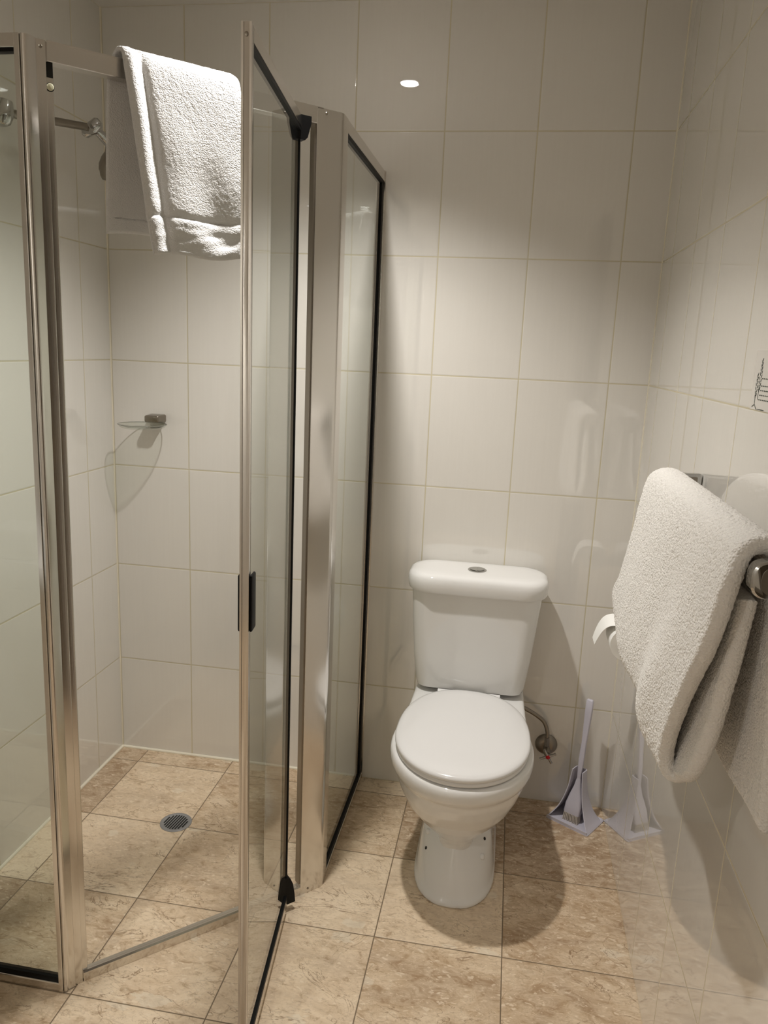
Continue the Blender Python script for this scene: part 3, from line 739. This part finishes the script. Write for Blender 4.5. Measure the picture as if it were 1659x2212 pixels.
# ------------------------------------------------------------------ inside the shower
so = empty('soap_dish', (-.100, 0, 1.125), 'oval clear glass soap dish on a chrome wall bracket inside the shower', 'soap dish')
hb_ = BM(); loft(hb_, [[(x, y, z) for x, z in rounded_poly([(-.100 - w, 1.143 - h), (-.100 + w, 1.143 - h), (-.100 + w, 1.143 + h), (-.100 - w, 1.143 + h)], [.006] * 4, 4)] for y, w, h in ((0, .026, .012), (-.006, .026, .012), (-.030, .024, .011), (-.046, .023, .010), (-.049, .020, .008))])
part('wall_bracket', hb_, DARK_CHROME, so, 40)
DC = (-.116, -.074)
def ell(a, b, z, n=48): return [(DC[0] + a * math.cos(2 * math.pi * k / n), DC[1] + b * math.sin(2 * math.pi * k / n), z) for k in range(n)]
part('glass_dish', loft(BM(), [ell(.045, .036, 1.115), ell(.056, .047, 1.116), ell(.066, .060, 1.120), ell(.0715, .067, 1.127), ell(.073, .0690, 1.1285), ell(.0715, .0675, 1.130), ell(.064, .058, 1.1245), ell(.054, .045, 1.1205), ell(.045, .036, 1.1195)]), DISHGLASS, so, 50)
rimb = BM(); tube(rimb, [Vector(p) for p in ell(.0725, .0685, 1.1288, 64)] + [Vector(ell(.0725, .0685, 1.1288, 64)[0])], .0011, 8); part('dish_rim', rimb, plain('rim_glass_edge', (.25, .25, .21), .1), so, 60)

sh = empty('wall_shower', (XL, -.62, 1.87), 'chrome jointed shower arm and bell shaped head on the left wall', 'shower head')
JA = Vector((-.165, -.590, 1.858)); JB = Vector((-.125, -.290, 1.905))
part('wall_arm', tube(BM(), [(XL, -.70, 1.90), (-.215, -.665, 1.888), JA], .011, 16), CHROME, sh, 50)
part('joint', tube(BM(), [JA + Vector((-.004, -.006, -.028)), JA + Vector((-.004, -.006, -.020)), JA + Vector((0, 0, 0)), JA + Vector((.002, .004, .024))], [.014, .020, .022, .016], 20), CHROME, sh, 50)
part('straight_arm', tube(BM(), [JA, JB], .0095, 18), DARK_CHROME, sh, 50)
dAB = (JB - JA).normalized()
part('joint', tube(BM(), [JB - Vector((.024, -.004, .012)), JB - Vector((.02, 0, .012)), JB, JB + Vector((.012, .008, .014)), JB + Vector((.016, .010, .018))], [.008, .013, .0165, .015, .010], 20), CHROME, sh, 50)
part('joint_nut', tube(BM(), [JB - dAB * .03 + Vector((0, 0, -.004)), JB - dAB * .012 + Vector((0, 0, -.004))], .014, 6), CHROME, sh)
N1 = JB + Vector((.004, .040, -.008)); N2 = JB + Vector((.012, .058, -.026))
part('swivel_neck', tube(BM(), [JB + Vector((0, .01, 0)), N1, N2, N2 + Vector((0, .002, -.012))], [.009, .0125, .0095, .011], 16), CHROME, sh, 50)
hdv = Vector((.0, -.02, -1)).normalized()
part('spray_head', lathe_along(BM(), N2 + Vector((0, .002, -.008)), hdv, [(0, .010), (.010, .012), (.022, .020), (.040, .027), (.055, .0275), (.058, .0255), (.070, .024), (.078, .020), (.078, .005)], 32), DARK_CHROME, sh, 50)

dr = empty('floor_drain', (.1078, -.367, 0), 'round grey slotted drain set in the shower floor', 'drain')
b = BM(); lathe_along(b, (.1078, -.367, -.004), (0, 0, 1), [(0, .0455), (.0055, .0455), (.0066, .0440), (.0062, .0365), (.0056, .0355)], 48); part('rim', b, GREY, dr, 40)
slots = BM()
for k in range(9):
    o_ = -.030 + k * .0075; half = math.sqrt(max(0, .0335 ** 2 - o_ ** 2))
    a = math.radians(-8); ux, uy = math.cos(a), math.sin(a)
    pts = [(.1078 + ux * o_ * 1 - uy * s * half + dx * ux, -.367 + uy * o_ + ux * s * half + dx * uy) for s, dx in ((-1, -.0019), (-1, .0019), (1, .0019), (1, -.0019))]
    prism(slots, pts, .0012, .0024)
part('slots', slots, HOLE, dr)

# ------------------------------------------------------------------ things the glass mirrors from beside the camera
van = empty('wash_basin', (XL, -1.55, .85), 'white wash basin on the left wall, mirrored in the fixed glass', 'basin')
b = BM(); loft(b, [[(x, y, z) for x, y in rounded_poly([(XL + .002, -1.28 + 0 * g), (.02 - g, -1.28 - g), (.02 - g, -1.83 + g), (XL + .002, -1.83)], [.0, .05, .05, .0], 6)] for g, z in ((.03, .78), (.005, .80), (0, .84), (.004, .85))])
part('basin_body', b, CERAMIC, van, 40)
b = BM(); tube(b, [(-.19, -1.55, .85), (-.19, -1.55, .95), (-.17, -1.55, .975), (-.10, -1.55, .965), (-.085, -1.55, .94)], .012, 16); part('spout', b, CHROME, van, 50)
tb = link('tissue_box', box(BM(), (-.235, -1.40, .8505), (-.115, -1.30, .925), .006), plain('tissue_card', (.78, .77, .74), .6)); tag(tb, 'white tissue box standing on the wash basin edge', 'tissue box')
bn = empty('waste_bin', (-.150, -1.125, 0), 'dark waste bin with a white liner beside the shower screen', 'bin')
part('bin_body', lathe_along(BM(), (-.150, -1.125, 0), (0, 0, 1), [(0, .075), (.01, .078), (.17, .088)], 36), DARKBIN, bn, 50)
b = BM(); rr = []
for z, r in ((.085, .093), (.12, .103), (.15, .108), (.175, .104), (.20, .096), (.19, .085)):
    rr.append([(-.150 + (r + .004 * math.sin(k * 1.9 + z * 60)) * math.cos(2 * math.pi * k / 36), -1.125 + (r + .004 * math.sin(k * 1.9 + z * 60)) * math.sin(2 * math.pi * k / 36), z + .006 * math.sin(k * 1.3)) for k in range(36)])
loft(b, rr, False, False); part('bin_liner', b, BAG, bn, 60)
